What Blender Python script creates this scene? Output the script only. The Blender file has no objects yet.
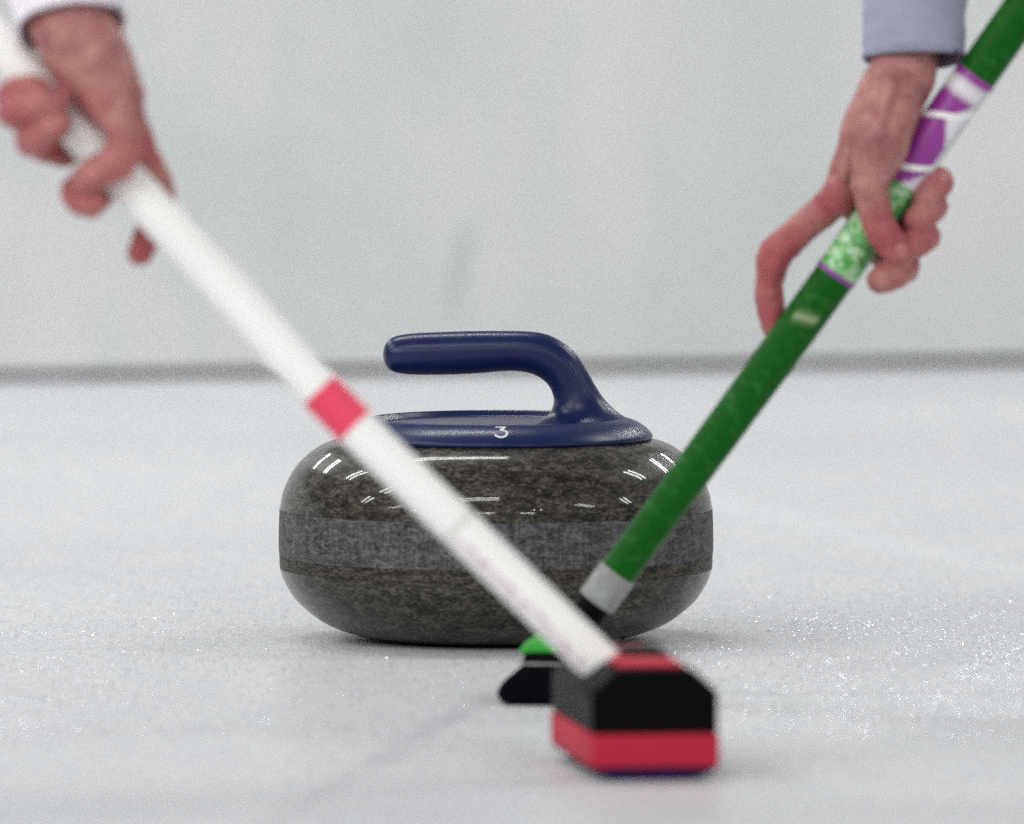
import bpy, bmesh, math, random
from mathutils import Vector, Matrix, noise as mnoise
random.seed(7)
sc = bpy.context.scene
C = sc.collection
PI = math.pi

# ------------------------------------------------------------------ camera
DIST, ELEV = 9.0, 0.077
CAM_H = DIST * math.tan(ELEV)
PXM = 1497.0                                   # pixels per metre at the stone
F = PXM * math.hypot(DIST, CAM_H)              # focal length in pixels
PITCH = ELEV - math.atan((638 - 412) / F)
CAM = Vector((16 / PXM, -DIST, CAM_H))
cd = bpy.data.cameras.new('camera'); cam = bpy.data.objects.new('camera', cd); C.objects.link(cam)
cam.location = CAM; cam.rotation_euler = (PI / 2 - PITCH, 0, 0)
cd.sensor_width = 36; cd.lens = F * 36 / 1024; cd.clip_start = 0.5; cd.clip_end = 200
cd.dof.use_dof = True; cd.dof.focus_distance = 9.06; cd.dof.aperture_fstop = cd.lens / 1000 / 0.067
cd.dof.aperture_blades = 0
sc.camera = cam

def ray(px, py):
    x, y = (px - 512) / F, -(py - 412) / F
    c, s = math.cos(PITCH), math.sin(PITCH)
    return Vector((x, c + y * s, -s + y * c))

def P(px, py, Y):                              # a measured point on the vertical plane at depth Y
    d = ray(px, py); return CAM + d * ((Y - CAM.y) / d.y)

def G(px, py, z=0.0):                          # a measured point on the ice
    d = ray(px, py); return CAM + d * ((z - CAM.z) / d.z)

# ------------------------------------------------------------------ helpers
def tag(o, label=None, cat=None, group=None, kind=None):
    for k, v in (('label', label), ('category', cat), ('group', group), ('kind', kind)):
        if v: o[k] = v
    return o

def empty(name, loc):
    o = bpy.data.objects.new(name, None); C.objects.link(o); o.location = loc; o.empty_display_size = .02
    return o

def wloc(o):
    v = Vector((0, 0, 0))
    while o is not None:
        v += o.location; o = o.parent
    return v

def link_mesh(name, me, mat, parent=None, smooth=True):
    """me is in world coordinates; the object keeps its parent's origin"""
    if parent is not None:
        me.transform(Matrix.Translation(-wloc(parent)))
    me.materials.clear(); me.materials.append(mat)
    if smooth:
        me.shade_smooth()
    o = bpy.data.objects.new(name, me); C.objects.link(o)
    if parent is not None: o.parent = parent
    return o

def obj(name, bm, mat, parent=None, smooth=True):
    me = bpy.data.meshes.new(name); bmesh.ops.recalc_face_normals(bm, faces=bm.faces[:])
    bm.to_mesh(me); bm.free()
    return link_mesh(name, me, mat, parent, smooth)

def bevel(o, w, seg=2, ang=35):
    m = o.modifiers.new('bevel', 'BEVEL'); m.width = w; m.segments = seg; m.limit_method = 'ANGLE'
    m.angle_limit = math.radians(ang); m.harden_normals = False
    return o

def sharp(o, ang=35):
    o.data.set_sharp_from_angle(angle=math.radians(ang)); return o

def spline(pts, n):
    """Catmull-Rom through tuples of any length"""
    out = []
    q = [tuple(2 * a - b for a, b in zip(pts[0], pts[1]))] + list(pts) + [tuple(2 * a - b for a, b in zip(pts[-1], pts[-2]))]
    for i in range(1, len(q) - 2):
        for k in range(n):
            t = k / n
            out.append(tuple(.5 * (2 * b + (c - a) * t + (2 * a - 5 * b + 4 * c - d) * t * t + (3 * b - a - 3 * c + d) * t ** 3)
                             for a, b, c, d in zip(q[i - 1], q[i], q[i + 1], q[i + 2])))
    out.append(tuple(pts[-1])); return out

def lathe(profile, n=128, centre=Vector((0, 0, 0)), closed=False):
    bm = bmesh.new(); rings = []
    for r, z in profile:
        if r < 1e-6: rings.append([bm.verts.new(centre + Vector((0, 0, z)))])
        else: rings.append([bm.verts.new(centre + Vector((r * math.cos(2 * PI * k / n), r * math.sin(2 * PI * k / n), z))) for k in range(n)])
    pairs = list(zip(rings, rings[1:]))
    if closed: pairs.append((rings[-1], rings[0]))
    for a, b in pairs:
        for k in range(n):
            f = [a[k % len(a)], a[(k + 1) % len(a)], b[(k + 1) % len(b)], b[k % len(b)]]
            f = list(dict.fromkeys(f))
            if len(f) > 2: bm.faces.new(f)
    return bm

def tube(path, rad, n=40, ref=Vector((0, -1, 0)), cap=True):
    """swept tube with UV: u round the pole (0.5 faces ref), v metres along it; rad(s) or number"""
    bm = bmesh.new(); uvl = bm.loops.layers.uv.new('UVMap')
    path = [Vector(p) for p in path]; s = [0]
    for a, b in zip(path, path[1:]): s.append(s[-1] + (b - a).length)
    rings = []
    for i, p in enumerate(path):
        t = (path[min(i + 1, len(path) - 1)] - path[max(i - 1, 0)]).normalized()
        e = (ref - t * ref.dot(t)).normalized(); w = t.cross(e)
        r = rad(s[i]) if callable(rad) else rad
        rings.append([bm.verts.new(p - e * (r * math.cos(2 * PI * k / n)) + w * (r * math.sin(2 * PI * k / n))) for k in range(n)])
    for i in range(len(path) - 1):
        for k in range(n):
            f = bm.faces.new([rings[i][k], rings[i][(k + 1) % n], rings[i + 1][(k + 1) % n], rings[i + 1][k]])
            for l, (u, v) in zip(f.loops, ((k, i), (k + 1, i), (k + 1, i + 1), (k, i + 1))): l[uvl].uv = (u / n, s[v])
    if cap:
        bm.faces.new(rings[0][::-1]); bm.faces.new(rings[-1])
    return bm

# ------------------------------------------------------------------ materials
class M:
    def __init__(self, name):
        self.m = bpy.data.materials.new(name); self.m.use_nodes = True
        self.nt = self.m.node_tree; self.b = self.nt.nodes['Principled BSDF']
    def n(self, t, **kw):
        nd = self.nt.nodes.new(t)
        for k, v in kw.items():
            if k.startswith('_'): setattr(nd, k[1:], v)
            else: self.set(nd.inputs[k.replace('__', ' ')], v)
        return nd
    def set(self, s, v):
        if hasattr(v, 'links') and hasattr(v, 'is_output'): self.nt.links.new(v, s)
        else: s.default_value = v
    def bsdf(self, **kw):
        for k, v in kw.items(): self.set(self.b.inputs[k.replace('__', ' ')], v)
        return self
    def coord(self, out='Object', scale=None):
        c = self.n('ShaderNodeTexCoord').outputs[out]
        if scale is not None:
            mp = self.n('ShaderNodeMapping', Vector=c, Scale=scale); return mp.outputs[0]
        return c
    def noise(self, vec, scale, detail=4, rough=.5, dist=0, out='Fac'):
        return self.n('ShaderNodeTexNoise', Vector=vec, Scale=scale, Detail=detail, Roughness=rough, Distortion=dist).outputs[out]
    def vor(self, vec, scale, out='Distance', feature='F1', rnd=1.0):
        return self.n('ShaderNodeTexVoronoi', _feature=feature, Vector=vec, Scale=scale, Randomness=rnd).outputs[out]
    def ramp(self, fac, *stops):
        r = self.n('ShaderNodeValToRGB', Fac=fac); el = r.color_ramp.elements
        while len(el) < len(stops): el.new(.5)
        for e, (p, c) in zip(el, stops):
            e.position = p; e.color = (*c, 1) if not isinstance(c, (int, float)) else (c, c, c, 1)
        return r.outputs[0]
    def mix(self, fac, a, b, mode='MIX'):
        r = self.n('ShaderNodeMix', _data_type='RGBA', _blend_type=mode)
        self.set(r.inputs[0], fac)
        for s, v in ((r.inputs[6], a), (r.inputs[7], b)):
            self.set(s, (*v, 1) if isinstance(v, tuple) and len(v) == 3 else v)
        return r.outputs[2]
    def math(self, op, a, b=0.0, clamp=False):
        r = self.n('ShaderNodeMath', _operation=op, _use_clamp=clamp); self.set(r.inputs[0], a); self.set(r.inputs[1], b); return r.outputs[0]
    def bump(self, h, strength=.3, dist=.001, normal=None):
        r = self.n('ShaderNodeBump', Height=h, Strength=strength, Distance=dist)
        if normal is not None: self.set(r.inputs['Normal'], normal)
        return r.outputs[0]
    def sep(self, v):
        return self.n('ShaderNodeSeparateXYZ', Vector=v).outputs

def plain(name, col, rough=.5, spec=.5, coat=0, noise_amt=.08, nscale=90, bumpy=.0, bscale=900):
    k = M(name); v = k.coord()
    f = k.noise(v, nscale, 5, .6)
    c = k.mix(f, tuple(x * (1 - noise_amt) for x in col), tuple(min(1, x * (1 + noise_amt)) for x in col))
    k.bsdf(Base__Color=c, Roughness=k.math('ADD', k.math('MULTIPLY', f, .15), rough - .07), Coat__Weight=coat)
    k.b.inputs['Specular IOR Level'].default_value = spec
    if bumpy: k.bsdf(Normal=k.bump(k.noise(v, bscale, 3), bumpy, .0006))
    return k.m

# granite, polished
def granite(name, dark, mid, pale, rough, coat, band=False):
    k = M(name); v = k.coord(scale=(1, 1, 3.0))
    big = k.noise(v, 84, 6, .68, .8); fine = k.noise(v, 300, 4, .7); tiny = k.noise(v, 760, 2, .6)
    base = k.ramp(k.math('ADD', k.math('MULTIPLY', big, .50), k.math('MULTIPLY', fine, .50)), (.42, dark), (.50, mid), (.58, pale))
    base = k.mix(k.ramp(tiny, (.60, 0), (.78, .8)), base, tuple(min(1, x * 1.7) for x in pale))
    base = k.mix(k.ramp(tiny, (.30, .8), (.42, 0)), base, tuple(x * .4 for x in dark))
    fl = k.ramp(k.vor(v, 210), (.075, 1), (.13, 0))
    pick = k.ramp(k.n('ShaderNodeSeparateColor', Color=k.vor(v, 210, 'Color')).outputs[0], (.90, 0), (.92, 1))
    fleck = k.math('MULTIPLY', fl, pick)
    base = k.mix(fleck, base, (.60, .52, .36))
    if band:
        o = k.coord(); x, y, z = k.sep(o)
        ang = k.math('ARCTAN2', y, x)
        st = k.n('ShaderNodeCombineXYZ', X=k.math('MULTIPLY', ang, 75.0), Y=k.math('MULTIPLY', z, 34.0)).outputs[0]
        streak = k.noise(st, 1.0, 5, .7)
        base = k.mix(k.math('MULTIPLY', k.ramp(streak, (.44, 0), (.72, 1)), .42), base, (.215, .208, .216))
        k.bsdf(Normal=k.bump(k.math('ADD', tiny, streak), .25, .0004))
    k.bsdf(Base__Color=base, Roughness=rough, Coat__Weight=coat, Coat__Roughness=.035)
    k.b.inputs['Specular IOR Level'].default_value = .10
    return k.m
M_STONE = granite('polished_granite', (.0065, .0052, .0034), (.032, .0280, .0215), (.108, .098, .083), .30, .45)
M_BAND = granite('honed_granite', (.024, .022, .021), (.068, .064, .065), (.150, .144, .150), .55, 0, True)
M_TRANS = granite('satin_granite', (.015, .0125, .010), (.046, .041, .033), (.11, .10, .085), .45, 0)

def blue_plastic():
    k = M('blue_plastic'); v = k.coord()
    n = k.noise(v, 60, 5, .6); s = k.ramp(k.noise(v, 28, 6, .75, 1.2), (.62, 0), (.74, 1))
    c = k.mix(n, (.0026, .0092, .062), (.0038, .0132, .080))
    k.bsdf(Base__Color=k.mix(k.math('MULTIPLY', s, .25), c, (.05, .06, .13)), Roughness=k.math('ADD', k.math('MULTIPLY', n, .14), .25))
    k.b.inputs['Specular IOR Level'].default_value = .4
    k.bsdf(Normal=k.bump(k.noise(v, 420, 3), .02, .0005)); return k.m
M_BLUE = blue_plastic()
M_RECESS = plain('sheen_blue_plastic', (.075, .072, .125), .42, .6, 0, .25, 70)  # paler, greyer base paints in the light reflected by the dish
M_WHITE_INK = plain('white_ink', (.80, .82, .86), .5)

# ice with frozen pebble
def ice():
    k = M('pebbled_ice'); v = k.coord()
    cl = k.noise(v, 1.1, 4, .55, .4); md = k.noise(v, 9, 5, .6); va = k.coord(scale=(1, .14, 1)); fn = k.noise(va, 170, 4, .65); gr = k.noise(va, 480, 3, .7)
    c = k.mix(k.ramp(cl, (.34, 0), (.66, 1)), (.535, .542, .562), (.645, .650, .668))
    c = k.mix(k.math('MULTIPLY', k.ramp(md, (.35, 1), (.55, 0)), .35), c, (.60, .62, .63))
    c = k.mix(k.math('MULTIPLY', k.ramp(gr, (.50, 0), (.62, 1)), .75), c, (.84, .86, .89))
    c = k.mix(k.math('MULTIPLY', k.ramp(fn, (.34, 1), (.48, 0)), .62), c, (.40, .41, .43))
    mo = k.noise(k.coord(scale=(1, .22, 1)), 26, 5, .65, .5)
    c = k.mix(k.math('MULTIPLY', k.ramp(mo, (.36, 1), (.56, 0)), .40), c, (.56, .58, .60))
    # long scrape left by the ice scraper
    x, y, z = k.sep(v)
    ln = k.math('ABSOLUTE', k.math('SUBTRACT', k.math('ADD', y, k.math('MULTIPLY', x, 3.6)), 1.95))
    scr = k.math('MULTIPLY', k.ramp(ln, (.0, 1), (.16, 0)), k.ramp(md, (.3, .2), (.6, 1)))
    c = k.mix(k.math('MULTIPLY', scr, .22), c, (.90, .92, .94))
    # soft shadow of the brushes, painted as a thin dark streak
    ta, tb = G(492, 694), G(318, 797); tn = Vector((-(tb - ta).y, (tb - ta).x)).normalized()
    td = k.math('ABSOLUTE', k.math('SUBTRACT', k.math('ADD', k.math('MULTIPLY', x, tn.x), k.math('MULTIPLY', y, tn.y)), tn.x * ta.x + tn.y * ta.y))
    brush_shade = k.math('MULTIPLY', k.ramp(td, (.002, 1), (.016, 0)), k.math('MULTIPLY', k.math('LESS_THAN', y, ta.y), k.ramp(md, (.3, .3), (.6, 1))))
    c = k.mix(k.math('MULTIPLY', brush_shade, .34), c, (.34, .35, .37))
    peb = k.ramp(k.vor(v, 150, 'Distance', 'F1'), (.15, 1), (.55, 0))
    h = k.math('ADD', k.math('MULTIPLY', peb, .6), k.math('MULTIPLY', gr, .5))
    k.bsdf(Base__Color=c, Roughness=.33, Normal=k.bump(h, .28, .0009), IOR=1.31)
    k.b.inputs['Specular IOR Level'].default_value = .5
    return k.m
M_ICE = ice()

def frost():
    k = M('frost_crystal'); k.bsdf(Base__Color=(.92, .94, .97, 1), Roughness=.28, IOR=1.5, Metallic=.35)
    k.b.inputs['Specular IOR Level'].default_value = 1.0
    return k.m
M_FROST = frost()

def boards():
    k = M('painted_boards'); v = k.coord()
    a = k.noise(v, 2.3, 4, .55, .5); b = k.noise(k.coord(scale=(9, 9, 3.0)), 1.4, 4, .6)
    c = k.mix(k.ramp(a, (.35, 0), (.65, 1)), (.625, .640, .640), (.745, .745, .748))
    c = k.mix(k.math('MULTIPLY', k.ramp(b, (.52, 0), (.70, 1)), .45), c, (.57, .62, .60))
    # one bent run of dirty water
    x, y, z = k.sep(v)
    bend = k.math('MULTIPLY', k.math('SINE', k.math('MULTIPLY', z, 26.0)), .010)
    dx = k.math('ABSOLUTE', k.math('SUBTRACT', k.math('ADD', x, bend), -.047))
    zz = k.math('ABSOLUTE', k.math('SUBTRACT', z, .093))
    st = k.math('MULTIPLY', k.ramp(dx, (.002, 1), (.013, 0)), k.ramp(zz, (.018, 1), (.055, 0)))
    c = k.mix(k.math('MULTIPLY', st, .60), c, (.40, .46, .43))
    k.bsdf(Base__Color=c, Roughness=.5); return k.m
M_BOARD = boards()
def sealmat():
    k = M('dark_rubber'); v = k.coord()
    snow = k.ramp(k.noise(k.coord(scale=(1, 1, .2)), 5.5, 4, .6), (.50, 0), (.72, 1))
    k.bsdf(Base__Color=k.mix(k.math('MULTIPLY', snow, .5), (.009, .009, .016), (.36, .36, .39)), Roughness=.7); return k.m
M_SEAL = sealmat()

# white pole with a worn pink print low on it
def white_pole():
    k = M('white_pole_paint'); uv = k.coord('UV'); u, v, _ = k.sep(uv)
    n = k.noise(k.coord(), 40, 5, .6)
    c = k.mix(n, (.86, .86, .835), (.91, .91, .885))
    inu = k.math('MULTIPLY', k.ramp(k.math('ABSOLUTE', k.math('SUBTRACT', u, .578)), (.040, 1), (.065, 0)), 1.0)
    inv = k.math('MULTIPLY', k.math('GREATER_THAN', v, .012), k.math('LESS_THAN', v, .118))
    wear = k.ramp(k.noise(k.n('ShaderNodeCombineXYZ', X=k.math('MULTIPLY', u, 14.0), Y=k.math('MULTIPLY', v, 130.0)).outputs[0], 1.0, 3, .6), (.42, 0), (.58, 1))
    c = k.mix(k.math('MULTIPLY', k.math('MULTIPLY', inu, inv), k.math('MULTIPLY', wear, .62)), c, (.48, .25, .33))
    ring = k.ramp(k.math('ABSOLUTE', k.math('SUBTRACT', v, .1225)), (.0006, 1), (.0014, 0))
    c = k.mix(k.math('MULTIPLY', ring, .5), c, (.40, .41, .38))
    k.bsdf(Base__Color=c, Roughness=.55)
    k.b.inputs['Specular IOR Level'].default_value = .35; return k.m
M_WPOLE = white_pole()
def green_pole():
    k = M('green_pole_paint'); uv = k.coord('UV'); u, v, _ = k.sep(uv)
    n = k.noise(k.coord(), 30, 5, .6)
    c = k.mix(n, (.0022, .072, .0035), (.004, .108, .007))
    cv = k.n('ShaderNodeCombineXYZ', X=k.math('MULTIPLY', u, 5.0), Y=k.math('MULTIPLY', v, 95.0)).outputs[0]
    sc_ = k.ramp(k.noise(cv, 1.0, 4, .7, .4), (.54, 0), (.70, 1))
    c = k.mix(k.math('MULTIPLY', sc_, .40), c, (.08, .27, .08))
    mk = k.math('MULTIPLY', k.ramp(k.math('ABSOLUTE', k.math('SUBTRACT', u, .50)), (.085, 1), (.10, 0)),
                k.ramp(k.math('ABSOLUTE', k.math('SUBTRACT', k.math('SUBTRACT', v, k.math('MULTIPLY', k.math('SUBTRACT', .5, u), .03)), .203)), (.0026, 1), (.0042, 0)))
    c = k.mix(k.math('MULTIPLY', mk, .7), c, (.42, .50, .30))
    k.bsdf(Base__Color=c, Roughness=.4)
    k.b.inputs['Specular IOR Level'].default_value = .12; return k.m
M_GPOLE = green_pole()
def green_label():
    k = M('mottled_green_print'); uv = k.coord('UV'); u, v, _ = k.sep(uv)
    cv = k.n('ShaderNodeCombineXYZ', X=k.math('MULTIPLY', u, 14.0), Y=k.math('MULTIPLY', v, 150.0)).outputs[0]
    n = k.noise(cv, 1.0, 4, .6, 1.2)
    k.bsdf(Base__Color=k.ramp(n, (.34, (.03, .20, .04)), (.48, (.12, .44, .11)), (.66, (.60, .76, .56))), Roughness=.4); return k.m
M_GLABEL = green_label()
def purple_wrap():
    """purple ground with white zigzag wedges, a white strip down one side and two white bars"""
    k = M('purple_and_white_wrap'); uv = k.coord('UV'); u, v, _ = k.sep(uv)
    pur, wht = (.27, .030, .27), (.74, .73, .75)
    u = k.math('SUBTRACT', 1.0, u)
    tri = k.n('ShaderNodeMath', _operation='PINGPONG'); k.set(tri.inputs[0], k.math('ADD', v, .002)); k.set(tri.inputs[1], .026)
    jag = k.math('MULTIPLY', k.math('SUBTRACT', k.noise(k.coord(), 300, 3), .5), .09)
    lim = k.math('ADD', k.math('ADD', k.math('MULTIPLY', tri.outputs[0], 9.0), .47), jag)
    c = k.mix(k.ramp(k.math('SUBTRACT', u, lim), (.0, 0), (.035, 1)), pur, wht)
    c = k.mix(k.ramp(k.math('ABSOLUTE', k.math('SUBTRACT', v, .0715)), (.0035, 1), (.0055, 0)), c, wht)
    c = k.mix(k.ramp(u, (.62, 0), (.64, 1)), c, (.58, .59, .60))
    for p0 in (.0120, .0520):
        bar = k.math('LESS_THAN', k.math('ABSOLUTE', k.math('SUBTRACT', k.math('SUBTRACT', v, p0), k.math('MULTIPLY', k.math('SUBTRACT', u, .5), .045))), .0022)
        c = k.mix(bar, c, (.86, .86, .85))
    c = k.mix(k.math('GREATER_THAN', v, .0780), c, pur)
    k.bsdf(Base__Color=c, Roughness=.35); return k.m
M_WRAP = purple_wrap()
M_PURPLE = plain('purple_tape', (.26, .05, .30), .45)
M_TAPE = plain('red_tape', (.80, .055, .125), .45, .4, 0, .08, 120)
M_FERRULE = plain('brushed_metal', (.30, .31, .30), .42, .4, 0, .75, 95)
M_BLACK = plain('black_plastic', (.0030, .0022, .0028), .5, .05, 0, .2, 60, .1)
M_PAD = plain('black_bristle_fabric', (.003, .003, .005), .9, .05, 0, .3, 200, .6, 1500)
def cloth(name, col, w=1300):
    k = M(name); v = k.coord()
    wv = k.n('ShaderNodeTexWave', Vector=v, Scale=w / 3, Distortion=1.5, Detail=2).outputs['Fac']
    n = k.noise(v, 55, 5, .65)
    c = k.mix(n, tuple(x * .82 for x in col), tuple(min(1, x * 1.15) for x in col))
    k.bsdf(Base__Color=c, Roughness=.85, Sheen__Weight=.05, Normal=k.bump(k.math('ADD', wv, n), .25, .0006))
    k.b.inputs['Specular IOR Level'].default_value = .1
    return k.m
M_REDCLOTH = cloth('red_cloth', (.47, .024, .055))
M_NAVY = cloth('navy_fabric', (.010, .008, .050))
M_BRIGHTGREEN = plain('bright_green_plastic', (.030, .36, .030), .4)
M_CUFF_WHITE = cloth('white_knit', (.86, .80, .86), 900)
M_CUFF_LINE = cloth('dark_lining', (.40, .28, .38), 900)
M_CUFF_GREY = cloth('lavender_grey_fabric', (.34, .345, .45), 900)

def skin():
    k = M('skin'); v = k.coord()
    a = k.nt.nodes.new('ShaderNodeAttribute'); a.attribute_name = 'flush'
    n = k.noise(v, 70, 5, .6); f = k.noise(v, 420, 4, .65)
    c = k.mix(k.ramp(k.noise(v, 46, 5, .65), (.36, 0), (.64, 1)), (.475, .225, .195), (.285, .094, .100))
    c = k.mix(k.math('MULTIPLY', a.outputs['Fac'], k.math('ADD', k.math('MULTIPLY', n, .6), .5)), c, (.40, .066, .080))
    c = k.mix(k.math('MULTIPLY', k.ramp(f, (.35, 1), (.5, 0)), .25), c, (.40, .15, .13))
    cr = k.vor(v, 520, 'Distance', 'DISTANCE_TO_EDGE')
    k.bsdf(Base__Color=c, Roughness=.48, Subsurface__Weight=.25, Subsurface__Radius=(.006, .002, .0012), Subsurface__Scale=.5,
           Normal=k.bump(k.math('ADD', f, k.math('MULTIPLY', cr, .8)), .25, .0008))
    k.b.inputs['Specular IOR Level'].default_value = .35
    return k.m
M_SKIN = skin()
M_NAIL = plain('fingernail', (.44, .155, .15), .4)

# ------------------------------------------------------------------ setting
bm = bmesh.new()
bmesh.ops.create_grid(bm, x_segments=4, y_segments=4, size=15, matrix=Matrix.Translation((0, 0, 0)))
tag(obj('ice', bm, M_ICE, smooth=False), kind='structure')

# boards at the back of the sheet: a panelled low wall, its foot on a dark rubber seal
wl, wr = G(0, 380), G(1024, 365)
wdir = (wr - wl); wdir.z = 0; wdir.normalize(); wn = Vector((-wdir.y, wdir.x, 0))      # wn points away from the camera
wc = (wl + wr) / 2; wc.z = 0
wall = tag(empty('rink_boards', wc), 'long low white painted boards behind the curling stone with a dark seam at the ice', 'wall')
wall.rotation_euler.z = math.atan2(wdir.y, wdir.x)
def box(bm, x0, x1, y0, y1, z0, z1):
    vs = [bm.verts.new((x, y, z)) for z in (z0, z1) for y in (y0, y1) for x in (x0, x1)]
    for f in ((0, 2, 3, 1), (4, 5, 7, 6), (0, 1, 5, 4), (2, 6, 7, 3), (0, 4, 6, 2), (1, 3, 7, 5)): bm.faces.new([vs[i] for i in f])
def lobj(name, bm, mat, parent):
    me = bpy.data.meshes.new(name); bmesh.ops.recalc_face_normals(bm, faces=bm.faces[:]); bm.to_mesh(me); bm.free()
    me.materials.append(mat); o = bpy.data.objects.new(name, me); C.objects.link(o); o.parent = parent; return o
bm = bmesh.new(); box(bm, -6, 6, 0, .04, .0077, 1.05)
bevel(lobj('panel', bm, M_BOARD, wall), .002)
bm = bmesh.new(); box(bm, -6, 6, .004, .036, .001, .0072)
lobj('base_seal', bm, M_SEAL, wall)
bm = bmesh.new(); box(bm, -6, 6, -.03, .07, 1.052, 1.09)
bevel(lobj('cap_rail', bm, M_BOARD, wall), .006)

# frost grains lying on the ice
me = bpy.data.meshes.new('frost'); vs, fs = [], []
def grain(x, y, s):
    i = len(vs); a = random.random() * 6.3
    q = [Vector((math.cos(a + t), math.sin(a + t), random.uniform(-.25, .25))) * random.uniform(.7, 1.1) for t in (0, 2.1, 4.2)]
    z0 = s * .35
    for p in q: vs.append((x + p.x * s, y + p.y * s, max(.0002, z0 + p.z * s)))
    vs.append((x + random.uniform(-.3, .3) * s, y + random.uniform(-.3, .3) * s, z0 + random.uniform(.3, .6) * s))
    vs.append((x, y, -.0003))
    fs.extend([(i, i + 1, i + 3), (i + 1, i + 2, i + 3), (i + 2, i, i + 3), (i + 1, i, i + 4), (i + 2, i + 1, i + 4), (i, i + 2, i + 4)])
for _ in range(90000):
    x, y = random.uniform(-.42, .42), random.uniform(-.80, .45)
    dens = .02 + .70 * max(0, min(1, (x - .07) / .22)) + .12 * max(0, min(1, (-x - .16) / .1))
    dens *= max(.12, mnoise.noise(Vector((x * 26, y * 5, 0))) * .9 + .38) * max(0, min(1, (.45 - y) / .45))
    if x * x + y * y > .021 and random.random() < dens:
        grain(x, y, random.uniform(.0004, .0010) * (1.9 if random.random() < .07 else 1))
me.from_pydata(vs, [], fs); me.materials.append(M_FROST)
o = bpy.data.objects.new('frost', me); C.objects.link(o); tag(o, 'loose frost grains glinting on the ice', 'frost', kind='stuff')

# ------------------------------------------------------------------ the curling stone
st = tag(empty('curling_stone', (0, 0, 0)), 'dark speckled granite curling stone with a blue gooseneck handle numbered 3', 'curling stone')
keys = [(0, .006), (.055, .006), (.060, .001), (.066, .0004), (.078, .0008), (.090, .0022), (.104, .0060), (.1176, .0125), (.131, .0232), (.1376, .0315), (.1423, .0405), (.1442, .0470)]
lo = spline(keys[3:], 6)
hi_keys = [(.1444, .0868), (.1425, .0965), (.1380, .1075), (.1312, .1176), (.1188, .1278), (.107, .1324), (.095, .1345), (.080, .135)]
hi = spline(hi_keys, 6)
obj('stone_body', lathe(keys[:3] + lo + [(.1436, .0473), (.1436, .0865)] + hi + [(0, .135)], 160), M_STONE, st)
sharp(st.children[0], 50)
bnd = [(.130, .0555), (.1447, .0553), (.14505, .060), (.1451, .066), (.1450, .075), (.1447, .083), (.1445, .0866), (.130, .0866)]
sharp(obj('striking_band', lathe(bnd, 160, closed=True), M_BAND, st), 40)
tr = [(.130, .0472), (.1443, .0472), (.1446, .051), (.1446, .0550), (.130, .0550)]
sharp(obj('band_edge', lathe(tr, 160, closed=True), M_TRANS, st), 40)

# handle plate: a round dish with a broad sloping rim
rim = spline([(.1035, .1334), (.1045, .1346), (.1040, .1368), (.1000, .1411), (.0945, .1446), (.0880, .1469), (.0830, .1476)], 5)
dish = rim + spline([(.0815, .1472), (.0800, .1455), (.0782, .1438), (.076, .1434)], 4)
hp = obj('handle_plate', lathe([(.098, .1328)] + dish + [(.0758, .1420)], 160), M_BLUE, st)
obj('dish', lathe([(.0765, .14335), (.04, .1432), (0, .1432)], 96), M_RECESS, hp)

# the gooseneck, lofted through measured sections (outer point, inner point, half depth)
def S(px, py): 
    return Vector(((px - 496) / PXM, 0, (638 - py) / (PXM * math.cos(ELEV))))
secs = [((383.2, 354), (383.2, 357), .0012), ((384.6, 347), (384.8, 364), .0064), ((388.5, 340.5), (389, 370), .0102), ((397, 336.2), (398.5, 373.6), .0126), ((414, 333.6), (416, 375.2), .0138),
        ((440, 332.4), (441, 375.2), .0141), ((470, 331.4), (471, 374.2), .0142), ((500, 331.2), (499, 372), .0140), ((526, 331.6), (515, 371.5), .0138),
        ((546, 334.5), (530, 373.8), .0137), ((562, 342), (541, 379), .0137), ((575, 353), (548, 385.5), .0138), ((586, 369), (552, 393), .0142), ((595, 385), (553.5, 400), .0150),
        ((605, 400), (552.5, 407), .0168), ((618, 412.5), (549, 413.5), .0205), ((632, 421), (542, 419), .0270), ((643, 427.5), (533, 423.5), .036), ((651, 435), (525, 428), .046), ((650, 440), (520, 433), .050)]
flat = [(a[0], a[1], b[0], b[1], d) for a, b, d in secs]
bm = bmesh.new(); rings = []; N = 40
for ax, ay, bx, by, d in spline(flat, 9):
    a, b = S(ax, ay), S(bx, by); c = (a + b) / 2; e = (a - b) / 2
    ring = []
    for k in range(N):
        t = 2 * PI * k / N; ct, sn = math.cos(t), math.sin(t)
        ex = .93
        ring.append(bm.verts.new(c + e * (math.copysign(abs(ct) ** ex, ct)) + Vector((0, d * math.copysign(abs(sn) ** ex, sn), 0))))
    rings.append(ring)
for r0, r1 in zip(rings, rings[1:]):
    for k in range(N): bm.faces.new([r0[k], r0[(k + 1) % N], r1[(k + 1) % N], r1[k]])
bm.faces.new(rings[0]); bm.faces.new(rings[-1])
hd = obj('handle', bm, M_BLUE, st)
m = hd.modifiers.new('smooth', 'SMOOTH'); m.factor = .5; m.iterations = 5

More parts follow.
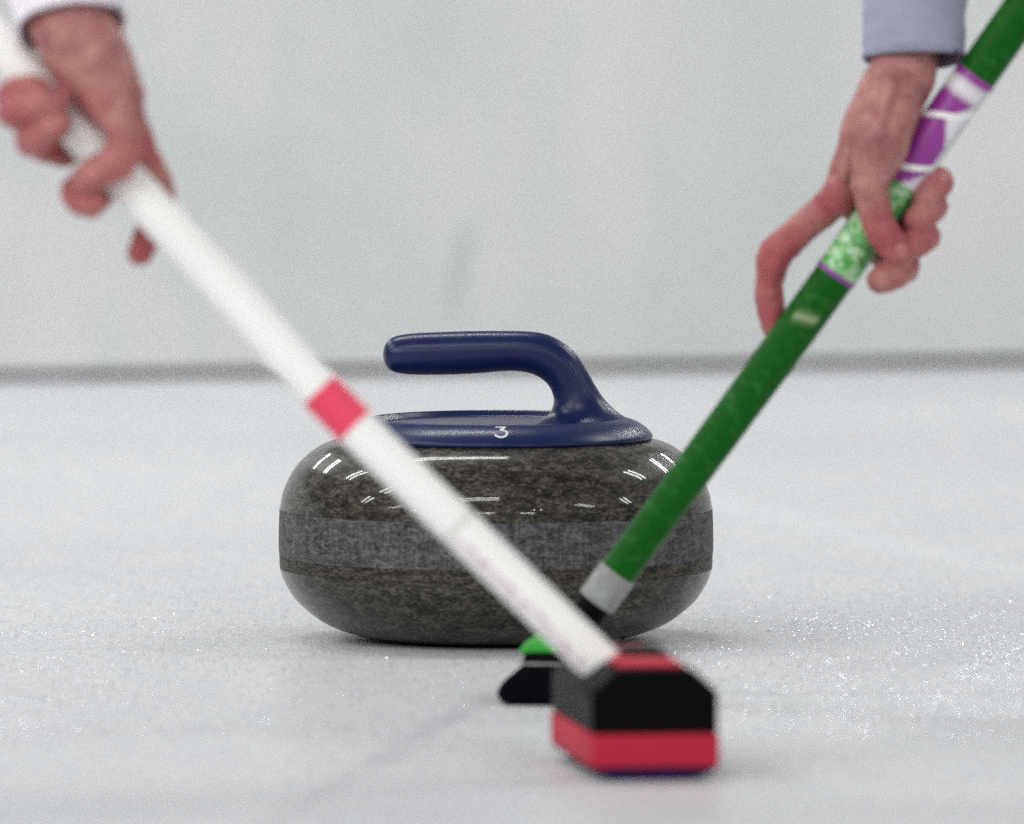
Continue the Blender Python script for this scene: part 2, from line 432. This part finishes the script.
# the number on the rim: strokes laid along the rim surface
def rim_point(ang, t):
    L = [0]
    for (r0, z0), (r1, z1) in zip(rim, rim[1:]): L.append(L[-1] + math.hypot(r1 - r0, z1 - z0))
    for i in range(len(rim) - 1):
        if t <= L[i + 1] or i == len(rim) - 2:
            f = (t - L[i]) / (L[i + 1] - L[i]); r = rim[i][0] + f * (rim[i + 1][0] - rim[i][0]); z = rim[i][1] + f * (rim[i + 1][1] - rim[i][1])
            tx = Vector((rim[i + 1][0] - rim[i][0], rim[i + 1][1] - rim[i][1])).normalized(); nr, nz = tx.y, -tx.x
            if nz < 0: nr, nz = -nr, -nz
            r += nr * .00025; z += nz * .00025
            return Vector((r * math.sin(ang), -r * math.cos(ang), z))
def stroke(bm, pts, w, a0, t0, sx, sy):
    pts = [Vector(p) for p in pts]; prev = None
    for i, p in enumerate(pts):
        t = (pts[min(i + 1, len(pts) - 1)] - pts[max(i - 1, 0)]).normalized(); nn = Vector((-t.y, t.x))
        pr = [bm.verts.new(rim_point(a0 + (q.x * sx) / .095, t0 + q.y * sy)) for q in (p + nn * w, p - nn * w)]
        if prev: bm.faces.new([prev[0], prev[1], pr[1], pr[0]])
        prev = pr
three = [(.08, 1.0), (.3, 1.0), (.6, 1.0), (.80, 1.0), (.86, .97), (.80, .90), (.62, .77), (.48, .67), (.50, .62), (.66, .60), (.82, .53), (.92, .41), (.93, .28), (.86, .14), (.72, .04), (.5, 0), (.28, .03), (.12, .12), (.05, .22)]
bm = bmesh.new(); stroke(bm, spline(three, 4), .062, -.0010 / .095, .0090, .0088, .0125)
obj('number', bm, M_WHITE_INK, hp)

# ------------------------------------------------------------------ broom parts
def prism(section, y0, y1, taper=1.0):
    """section: (x, z) outline, swept along local y"""
    bm = bmesh.new()
    a = [bm.verts.new((x, y0, z)) for x, z in section]; b = [bm.verts.new((x, y1, z)) for x, z in section]
    n = len(section); bm.faces.new(a); bm.faces.new(b[::-1])
    for i in range(n): bm.faces.new([a[i], b[i], b[(i + 1) % n], a[(i + 1) % n]])
    return bm

def placed(name, bm, mat, loc, yaw, parent, bev=0, seg=2):
    bm.transform(Matrix.Translation(loc) @ Matrix.Rotation(yaw, 4, 'Z'))
    o = obj(name, bm, mat, parent)
    if bev: bevel(o, bev, seg)
    return sharp(o, 40)

def arc_path(pts, n=12):
    return [Vector(p) for p in spline([tuple(p) for p in pts], n)]

def sub(path, s0, s1, n=14):
    L = [0]
    for a, b in zip(path, path[1:]): L.append(L[-1] + (b - a).length)
    out = []
    for k in range(n + 1):
        s = s0 + (s1 - s0) * k / n
        i = 0
        while i < len(L) - 2 and L[i + 1] < s: i += 1
        out.append(path[i].lerp(path[i + 1], (s - L[i]) / (L[i + 1] - L[i])))
    return out

def arc_at(path, px):
    """distance along the path at which it passes the given picture column"""
    L = 0
    for a, b in zip(path, path[1:]):
        xa, xb = [(q - CAM).x / ((q - CAM).y) * F + 512 for q in (a, b)]
        if min(xa, xb) <= px <= max(xa, xb): return L + (b - a).length * (px - xa) / (xb - xa)
        L += (b - a).length
    return L

# ---- white broom with the red head
yaw = math.radians(7.5)
ax = Vector((-math.sin(yaw), math.cos(yaw), 0))
fb = G(655, 781); HL = .175
hc = fb + ax * (HL / 2)
br = tag(empty('curling_broom', hc), 'white curling broom with red tape band and red and black head before the stone', 'broom')
HW = .0375
sec_black = [(-HW, .0275), (-HW, .052), (-.0225, .0655), (.0225, .0655), (HW, .052), (HW, .0275)]
head = placed('brush_head', prism(sec_black, -HL / 2, HL / 2), M_BLACK, hc, yaw, br, .0022)
w = HW + .0008
placed('cloth_cover', prism([(-w + .001, .0075), (-w, .0092), (-w, .0275), (w, .0275), (w, .0092), (w - .001, .0075)], -HL / 2 - .001, HL / 2 + .001), M_REDCLOTH, hc, yaw, head, .002)
pad = []
for k in range(13):
    t = -1 + k / 6; pad.append((t * (HW - .0012), .0004 + .0058 * abs(t) ** 4))
placed('pad', prism(pad + [(HW - .0012, .0088), (-HW + .0012, .0088)], -HL / 2 + .0005, HL / 2 - .0005), M_NAVY, hc, yaw, head)
placed('top_plate', prism([(-.0195, .0655), (-.0195, .0675), (.0195, .0675), (.0195, .0655)], -HL / 2 + .014, HL / 2 - .006), M_REDCLOTH, hc, yaw, head, .0008)
placed('slot', prism([(-.0200, .0676), (-.0200, .0692), (.0200, .0692), (.0200, .0676)], -.012, .052), M_BLACK, hc, yaw, head, .0008)
Yh = hc.y
wp = [P(604, 667, Yh - .012), P(592, 656, Yh - .012), P(470, 538, Yh - .005), P(337, 408, Yh + .005), P(218, 279, Yh + .018), P(82, 134, Yh + .035), P(0, 46, Yh + .045)]
d = (wp[-1] - wp[-2]).normalized(); wp += [wp[-1] + d * .25, wp[-1] + d * .62]
wpath = arc_path(wp)
obj('pole', tube(wpath, .0127), M_WPOLE, br); sharp(br.children[-1], 60)
s0, s1 = arc_at(wpath, 355), arc_at(wpath, 320)
sharp(obj('tape', tube(sub(wpath, s0, s1), .0131), M_TAPE, br), 60)
# hinge between head and pole
hinge = arc_path([P(622, 668, Yh - .02), P(614, 667, Yh - .016), P(603, 666.5, Yh - .011), P(597, 660, Yh - .012)], 6)
sharp(obj('joint', tube(hinge, .0085), M_REDCLOTH, br), 60)

# ---- green broom with the black head, behind the white one
yaw2 = math.radians(-6)
ax2 = Vector((-math.sin(yaw2), math.cos(yaw2), 0)); HL2 = .15
fb2 = G(560, 706); gc = fb2 + ax2 * (HL2 / 2)
gb = tag(empty('curling_broom', gc), 'green curling broom with purple and white grip wrap and all black brush pad', 'broom')
half = [(.0300, .0003), (.0365, .0014), (.0398, .0042), (.0402, .0078), (.0380, .0125), (.0335, .0175), (.0280, .0220), (.0235, .0255)]
sec_pad = [(-x, z) for x, z in half] + half[::-1]
head2 = placed('brush_head', prism(sec_pad, -HL2 / 2, HL2 / 2), M_PAD, gc, yaw2, gb, .004, 4)
placed('trim_line', prism([(-.0262, .0256), (-.0262, .0268), (.0262, .0268), (.0262, .0256)], -HL2 / 2 + .001, HL2 / 2 - .001), M_FERRULE, gc, yaw2, head2)
placed('back_plate', prism([(-.0245, .0269), (-.0225, .0325), (.0225, .0325), (.0245, .0269)], -HL2 / 2 + .003, HL2 / 2 - .003), M_BLACK, gc, yaw2, head2, .001)
placed('top_cap', prism([(-.0255, .0326), (-.0265, .0345), (-.0220, .0400), (-.004, .0400), (.000, .0350), (.000, .0326)], -HL2 / 2 + .006, HL2 / 2 - .006), M_BRIGHTGREEN, gc, yaw2, head2, .0015)
Yg = gc.y
gp = [P(616, 575, Yg - .004), P(727, 424, Yg - .008), P(837, 273, Yg - .012), P(906, 174, Yg - .016), P(976, 76, Yg - .02), P(1024, 8, Yg - .023)]
d = (gp[-1] - gp[-2]).normalized(); gp += [gp[-1] + d * .25, gp[-1] + d * .70]
gpath = arc_path(gp)
obj('pole', tube(gpath, lambda s: .0118 + .0015 * min(1, s / .2)), M_GPOLE, gb); sharp(gb.children[-1], 60)
jp = arc_path([gc + Vector((0, 0, .040)), P(581, 624, Yg), P(590, 611, Yg - .002), P(598, 599.8, Yg - .0025)], 6)
sharp(obj('joint', tube(jp, .0105), M_BLACK, gb), 60)
fp = arc_path([P(596.5, 602, Yg - .0025), P(618, 572.3, Yg - .004)], 6)
sharp(obj('ferrule', tube(fp, .0127), M_FERRULE, gb), 60)
R = .0137
a0, a1, a2 = arc_at(gpath, 838), arc_at(gpath, 901), arc_at(gpath, 977)
sharp(obj('ring', tube(sub(gpath, a0 - .003, a0), R + .0003), M_PURPLE, gb), 60)
sharp(obj('printed_label', tube(sub(gpath, a0 + .0002, a1), R), M_GLABEL, gb), 60)
sharp(obj('grip_wrap', tube(sub(gpath, a1 + .0002, a2), R + .0001), M_WRAP, gb), 60)

# ------------------------------------------------------------------ hands
def capsules(chains):
    bm = bmesh.new()
    for ch in chains:
        pts = [(Vector(p), r) for p, r in ch]
        for (p0, r0), (p1, r1) in zip(pts, pts[1:]):
            t = bmesh.new(); vv = []
            for p, r in ((p0, r0), (p1, r1)):
                q = bmesh.ops.create_icosphere(t, subdivisions=3, radius=r, matrix=Matrix.Translation(p)); vv += q['verts']
            h = bmesh.ops.convex_hull(t, input=t.verts[:])
            dead = [v for v in h['geom_interior'] if isinstance(v, bmesh.types.BMVert)]
            bmesh.ops.delete(t, geom=dead, context='VERTS')
            for f in [f for f in t.faces if not f.is_valid]: pass
            me = bpy.data.meshes.new('t'); t.to_mesh(me); t.free(); bm.from_mesh(me); bpy.data.meshes.remove(me)
    return bm

def body(name, chains, flush_pts, label):
    bm = capsules(chains); me = bpy.data.meshes.new('tmp'); bm.to_mesh(me); bm.free()
    t = bpy.data.objects.new('tmp', me); C.objects.link(t)
    m = t.modifiers.new('r', 'REMESH'); m.mode = 'VOXEL'; m.voxel_size = .0011
    s = t.modifiers.new('s', 'SMOOTH'); s.factor = .5; s.iterations = 4
    dg = bpy.context.evaluated_depsgraph_get()
    new = bpy.data.meshes.new_from_object(t.evaluated_get(dg))
    bpy.data.objects.remove(t); bpy.data.meshes.remove(me)
    at = new.attributes.new('flush', 'FLOAT', 'POINT')
    for i, v in enumerate(new.vertices):
        dm = min((v.co - p).length / r for p, r in flush_pts)
        at.data[i].value = max(0, min(1, 1.4 - dm))
    nrm = [v.normal.copy() for v in new.vertices]
    for v, vn in zip(new.vertices, nrm):
        c = v.co.copy()
        v.co = c + vn * (.0009 * mnoise.noise(c * 60) + .0006 * mnoise.noise(c * 150) + .0003 * mnoise.noise(c * 420))
    new.name = name
    base = Vector(chains[0][0][0])
    new.transform(Matrix.Translation(-base)); new.materials.append(M_SKIN); new.shade_smooth()
    o = bpy.data.objects.new(name, new); C.objects.link(o); o.location = base
    return tag(o, label, 'person')

def sleeve(person, pts, thick, mat, name='sleeve', folds=.0012):
    """open tube round the forearm, lip turned in; pts: (point, rx, ry)"""
    path = spline([(*p, rx, ry) for p, rx, ry in pts], 10)
    bm = bmesh.new(); rings = []; n = 56
    pv = [Vector(q[:3]) for q in path]
    for i, q in enumerate(path):
        t = (pv[min(i + 1, len(pv) - 1)] - pv[max(i - 1, 0)]).normalized()
        e = Vector((0, -1, 0)); e = (e - t * e.dot(t)).normalized(); w_ = t.cross(e)
        r = []
        for k in range(n):
            a = 2 * PI * k / n
            f = folds * (mnoise.noise(Vector((math.cos(a) * 1.6, math.sin(a) * 1.6, i * .16))) + .5 * math.sin(i * .9 + 2 * math.cos(a))) * min(1, max(0, (i - 9) / 8)) - .0007 * math.exp(-((i - 8) / 1.4) ** 2)
            r.append(bm.verts.new(pv[i] + w_ * ((q[3] + f) * math.cos(a)) + e * ((q[4] + f) * math.sin(a))))
        rings.append(r)
    for r0, r1 in zip(rings, rings[1:]):
        for k in range(n): bm.faces.new([r0[k], r0[(k + 1) % n], r1[(k + 1) % n], r1[k]])
    bm.faces.new(rings[-1])
    o = obj(name, bm, mat, person)
    m = o.modifiers.new('solid', 'SOLIDIFY'); m.thickness = thick; m.offset = -1
    return o

def nail(person, tip, along, out, r=.0042):
    bm = bmesh.new()
    along = along.normalized(); out = (out - along * out.dot(along)).normalized(); sd = along.cross(out)
    bmesh.ops.create_uvsphere(bm, u_segments=16, v_segments=10, radius=1)
    bm.transform(Matrix.Translation(tip) @ Matrix((sd, along, out)).transposed().to_4x4() @ Matrix.Diagonal((r, r * 1.3, r * .25, 1)))
    return obj('fingernail', bm, M_NAIL, person)

# --- hand on the green pole. Y of the pole axis there:
Y0 = Yg - .014
def q(px, py, dy, r): return (P(px, py, Y0 + dy), r)
wr_ = q(903, 72, -.004, .0215)
ch = [
    [q(918, -230, .085, .040), q(912, -120, .052, .032), q(906, 0, .018, .0245), q(904, 45, .005, .0220), wr_],
    [q(902, 75, -.004, .0215), q(888, 105, -.005, .0225), q(871, 138, -.002, .0210)],
    # metacarpals
    [q(893, 80, .004, .017), q(866, 135, .006, .0160), q(842, 194, .008, .0125)],
    [q(896, 82, .014, .016), q(872, 145, .020, .0140), q(850, 196, .024, .0110)],
    [q(900, 84, .020, .015), q(880, 145, .028, .0125), q(864, 184, .031, .0100)],
    [q(906, 88, .022, .014), q(890, 140, .030, .0115), q(878, 170, .033, .0092)],
    # thumb: metacarpal, then across the front of the pole
    [q(897, 88, -.014, .0175), q(881, 145, -.022, .0175), q(869, 184, -.0250, .0122)],
    [q(869, 184, -.0250, .0118), q(877, 220, -.0255, .0102), q(883, 232, -.0250, .0108), q(896, 250, -.0225, .0098), q(902, 257, -.0205, .0084)],
    # index: straight out along the far side, bent down to the pole
    [q(842, 194, .008, .0125), q(826, 208, .010, .0108), q(798, 232, .013, .0104), q(778, 251, .016, .0112), q(772, 262, .017, .0108), q(769, 284, .0185, .0092), q(770, 298, .019, .0095), q(774, 327, .018, .0076)],
    [q(842, 190, .000, .0110), q(838, 199, .002, .0110)], [q(892, 84, -.030, .0042), q(880, 130, -.0372, .0036), q(873, 168, -.0335, .0036)], [q(872, 100, -.018, .0045), q(852, 150, -.0120, .0045), q(841, 186, -.0045, .0045)],
    [q(868, 184, -.0290, .0095), q(870, 190, -.0290, .0090)],
    # middle, ring, little: behind the pole, tips round its right side
    [q(850, 196, .024, .0102), q(886, 256, .024, .0104), q(904, 266, .008, .0108), q(896, 273, -.012, .0104), q(881, 279, -.0215, .0094)],
    [q(864, 184, .031, .0100), q(904, 228, .026, .0104), q(923, 236, .006, .0112), q(917, 242, -.012, .0106), q(906, 248, -.017, .0090)],
    [q(878, 170, .033, .0092), q(914, 200, .026, .0096), q(931, 206, .006, .0110), q(927, 211, -.010, .0102), q(917, 220, -.015, .0088)],
    [q(914, 190, .026, .0090), q(937, 182, .004, .0108), q(933, 188, -.006, .0104), q(926, 198, -.012, .0086)],
]
fl = [(P(775, 260, Y0), .03), (P(772, 320, Y0), .03), (P(885, 275, Y0), .022), (P(925, 235, Y0), .024), (P(885, 235, Y0 - .02), .024), (P(838, 200, Y0), .016), (P(938, 190, Y0), .016)]
p1 = body('person', ch, fl, 'hand below a lavender grey sleeve gripping the green broom pole, index finger stretched out')
sleeve(p1, [(P(914, 58, Y0 + .002), .0325, .031), (P(914, 46, Y0 + .0045), .0325, .031), (P(915, 0, Y0 + .018), .0330, .033), (P(918, -110, Y0 + .052), .042, .040), (P(922, -250, Y0 + .095), .056, .052)], .0022, M_CUFF_GREY)
nail(p1, P(902, 251, Y0 - .0325), P(902, 258, Y0 - .0210) - P(884, 232, Y0 - .026), Vector((.1, -1, .15)))

# --- hand on the white pole (mirrored grip, seen softer and closer)
Y1 = Yh + .032
def q(px, py, dy, r): return (P(px, py, Y1 + dy), r)
ch = [
    [q(30, -260, .115, .041), q(45, -140, .068, .033), q(60, -40, .026, .0265), q(66, 0, .008, .0255), q(72, 26, -.004, .0255)],
    [q(73, 28, -.006, .0250), q(90, 60, -.009, .0250), q(110, 96, -.004, .0205)],
    [q(76, 32, .004, .017), q(106, 92, .008, .0160), q(136, 146, .010, .0125)],
    [q(72, 36, .014, .016), q(98, 96, .020, .0140), q(122, 150, .024, .0110)],
    [q(66, 38, .020, .015), q(86, 92, .028, .0125), q(104, 136, .031, .0100)],
    [q(60, 40, .022, .014), q(74, 86, .030, .0115), q(86, 118, .033, .0092)],
    # thumb
    [q(88, 40, -.014, .0185), q(112, 92, -.022, .0170), q(126, 128, -.0245, .0135)],
    [q(126, 128, -.0245, .0130), q(126, 150, -.0255, .0118), q(116, 164, -.0260, .0114), q(97, 173, -.0245, .0104), q(85, 180, -.0225, .0090)],
    # index behind the pole, tip showing below it
    [q(136, 146, .010, .0120), q(155, 176, .016, .0106), q(160, 196, .021, .0104), q(152, 226, .024, .0100), q(140, 252, .022, .0092)],
    # middle
    [q(122, 150, .024, .0102), q(98, 196, .025, .0104), q(76, 192, .008, .0114), q(81, 199, -.010, .0110), q(92, 204, -.018, .0096)],
    # ring, little: tips across the front
    [q(104, 136, .031, .0100), q(62, 152, .026, .0104), q(32, 140, .007, .0118), q(35, 138, -.014, .0114), q(50, 130, -.0235, .0102), q(58, 124, -.0235, .0090)],
    [q(90, 118, .033, .0094), q(42, 118, .026, .0100), q(13, 112, .006, .0118), q(18, 110, -.014, .0112), q(40, 104, -.0235, .0104), q(58, 100, -.0235, .0090)],
    [q(80, 100, .030, .0094), q(32, 96, .024, .0090), q(10, 96, .006, .0100), q(18, 92, -.010, .0098), q(36, 88, -.0205, .0086)],
]
ch[8:] = [[(p, rr * .91) for p, rr in c_] for c_ in ch[8:]]
fl = [(P(20, 110, Y1), .035), (P(40, 135, Y1), .03), (P(85, 195, Y1), .03), (P(140, 250, Y1), .03), (P(120, 160, Y1 - .02), .02), (P(140, 140, Y1), .02), (P(105, 100, Y1 - .02), .015)]
p2 = body('person', ch, fl, 'hand below a white cuff with dark edge gripping the white broom pole, fingers wrapped round')
lab = sleeve(p2, [(P(72, 25, Y1 - .001), .0330, .036), (P(70, 10, Y1 + .004), .0332, .036), (P(62, -40, Y1 + .026), .038, .037), (P(46, -140, Y1 + .068), .045, .043), (P(28, -270, Y1 + .12), .058, .054)], .0024, M_CUFF_WHITE)
sleeve(p2, [(P(72.2, 25.4, Y1 - .0012), .0318, .0346), (P(71, 18, Y1 + .0015), .0314, .0342), (P(69, 8, Y1 + .005), .0310, .0335)], .0010, M_CUFF_LINE, 'cuff_lining')
nail(p2, P(93, 174, Y1 - .0345), P(85, 180, Y1 - .0225) - P(116, 164, Y1 - .026), Vector((-.1, -1, .2)))

# ------------------------------------------------------------------ light: rows of twin fluorescent tubes over the sheet, grey hall around
wd = bpy.data.worlds.new('World'); sc.world = wd; wd.use_nodes = True
bg = wd.node_tree.nodes['Background']; bg.inputs[0].default_value = (.95, .975, 1.0, 1); bg.inputs[1].default_value = .23
TUBE_W = 46.0
rows = {-13.0: (-6.5, -1.2, 4.2), -9.0: (-8.6, -4.7, 4.6), -5.3: (-8.6, -4.7, -.95, 6.9), -1.6: (-8.6, -4.7, 9.0), 2.1: (-4.7, -.95, 4.6), 5.8: (-4.7, 4.6), 9.5: (-4.7, 4.6)}
for Y, cols in rows.items():
    for X in cols:
        for k in (-.22, .22):
            l = bpy.data.lights.new('tube_lamp', 'AREA'); l.shape = 'RECTANGLE'; l.size = 2.3; l.size_y = .13; l.energy = TUBE_W * (2.6 if Y < -8 else 1.0); l.color = (1.0, 1.0, .985)
            o = bpy.data.objects.new('tube_lamp', l); C.objects.link(o); o.location = (X, Y + k, 4.6)

vs_ = sc.view_settings
vs_.view_transform = 'Standard'; vs_.look = 'None'; vs_.exposure = 0; vs_.gamma = 1; vs_.use_curve_mapping = False
sc.cycles.use_denoising = False
sc.cycles.max_bounces = 8
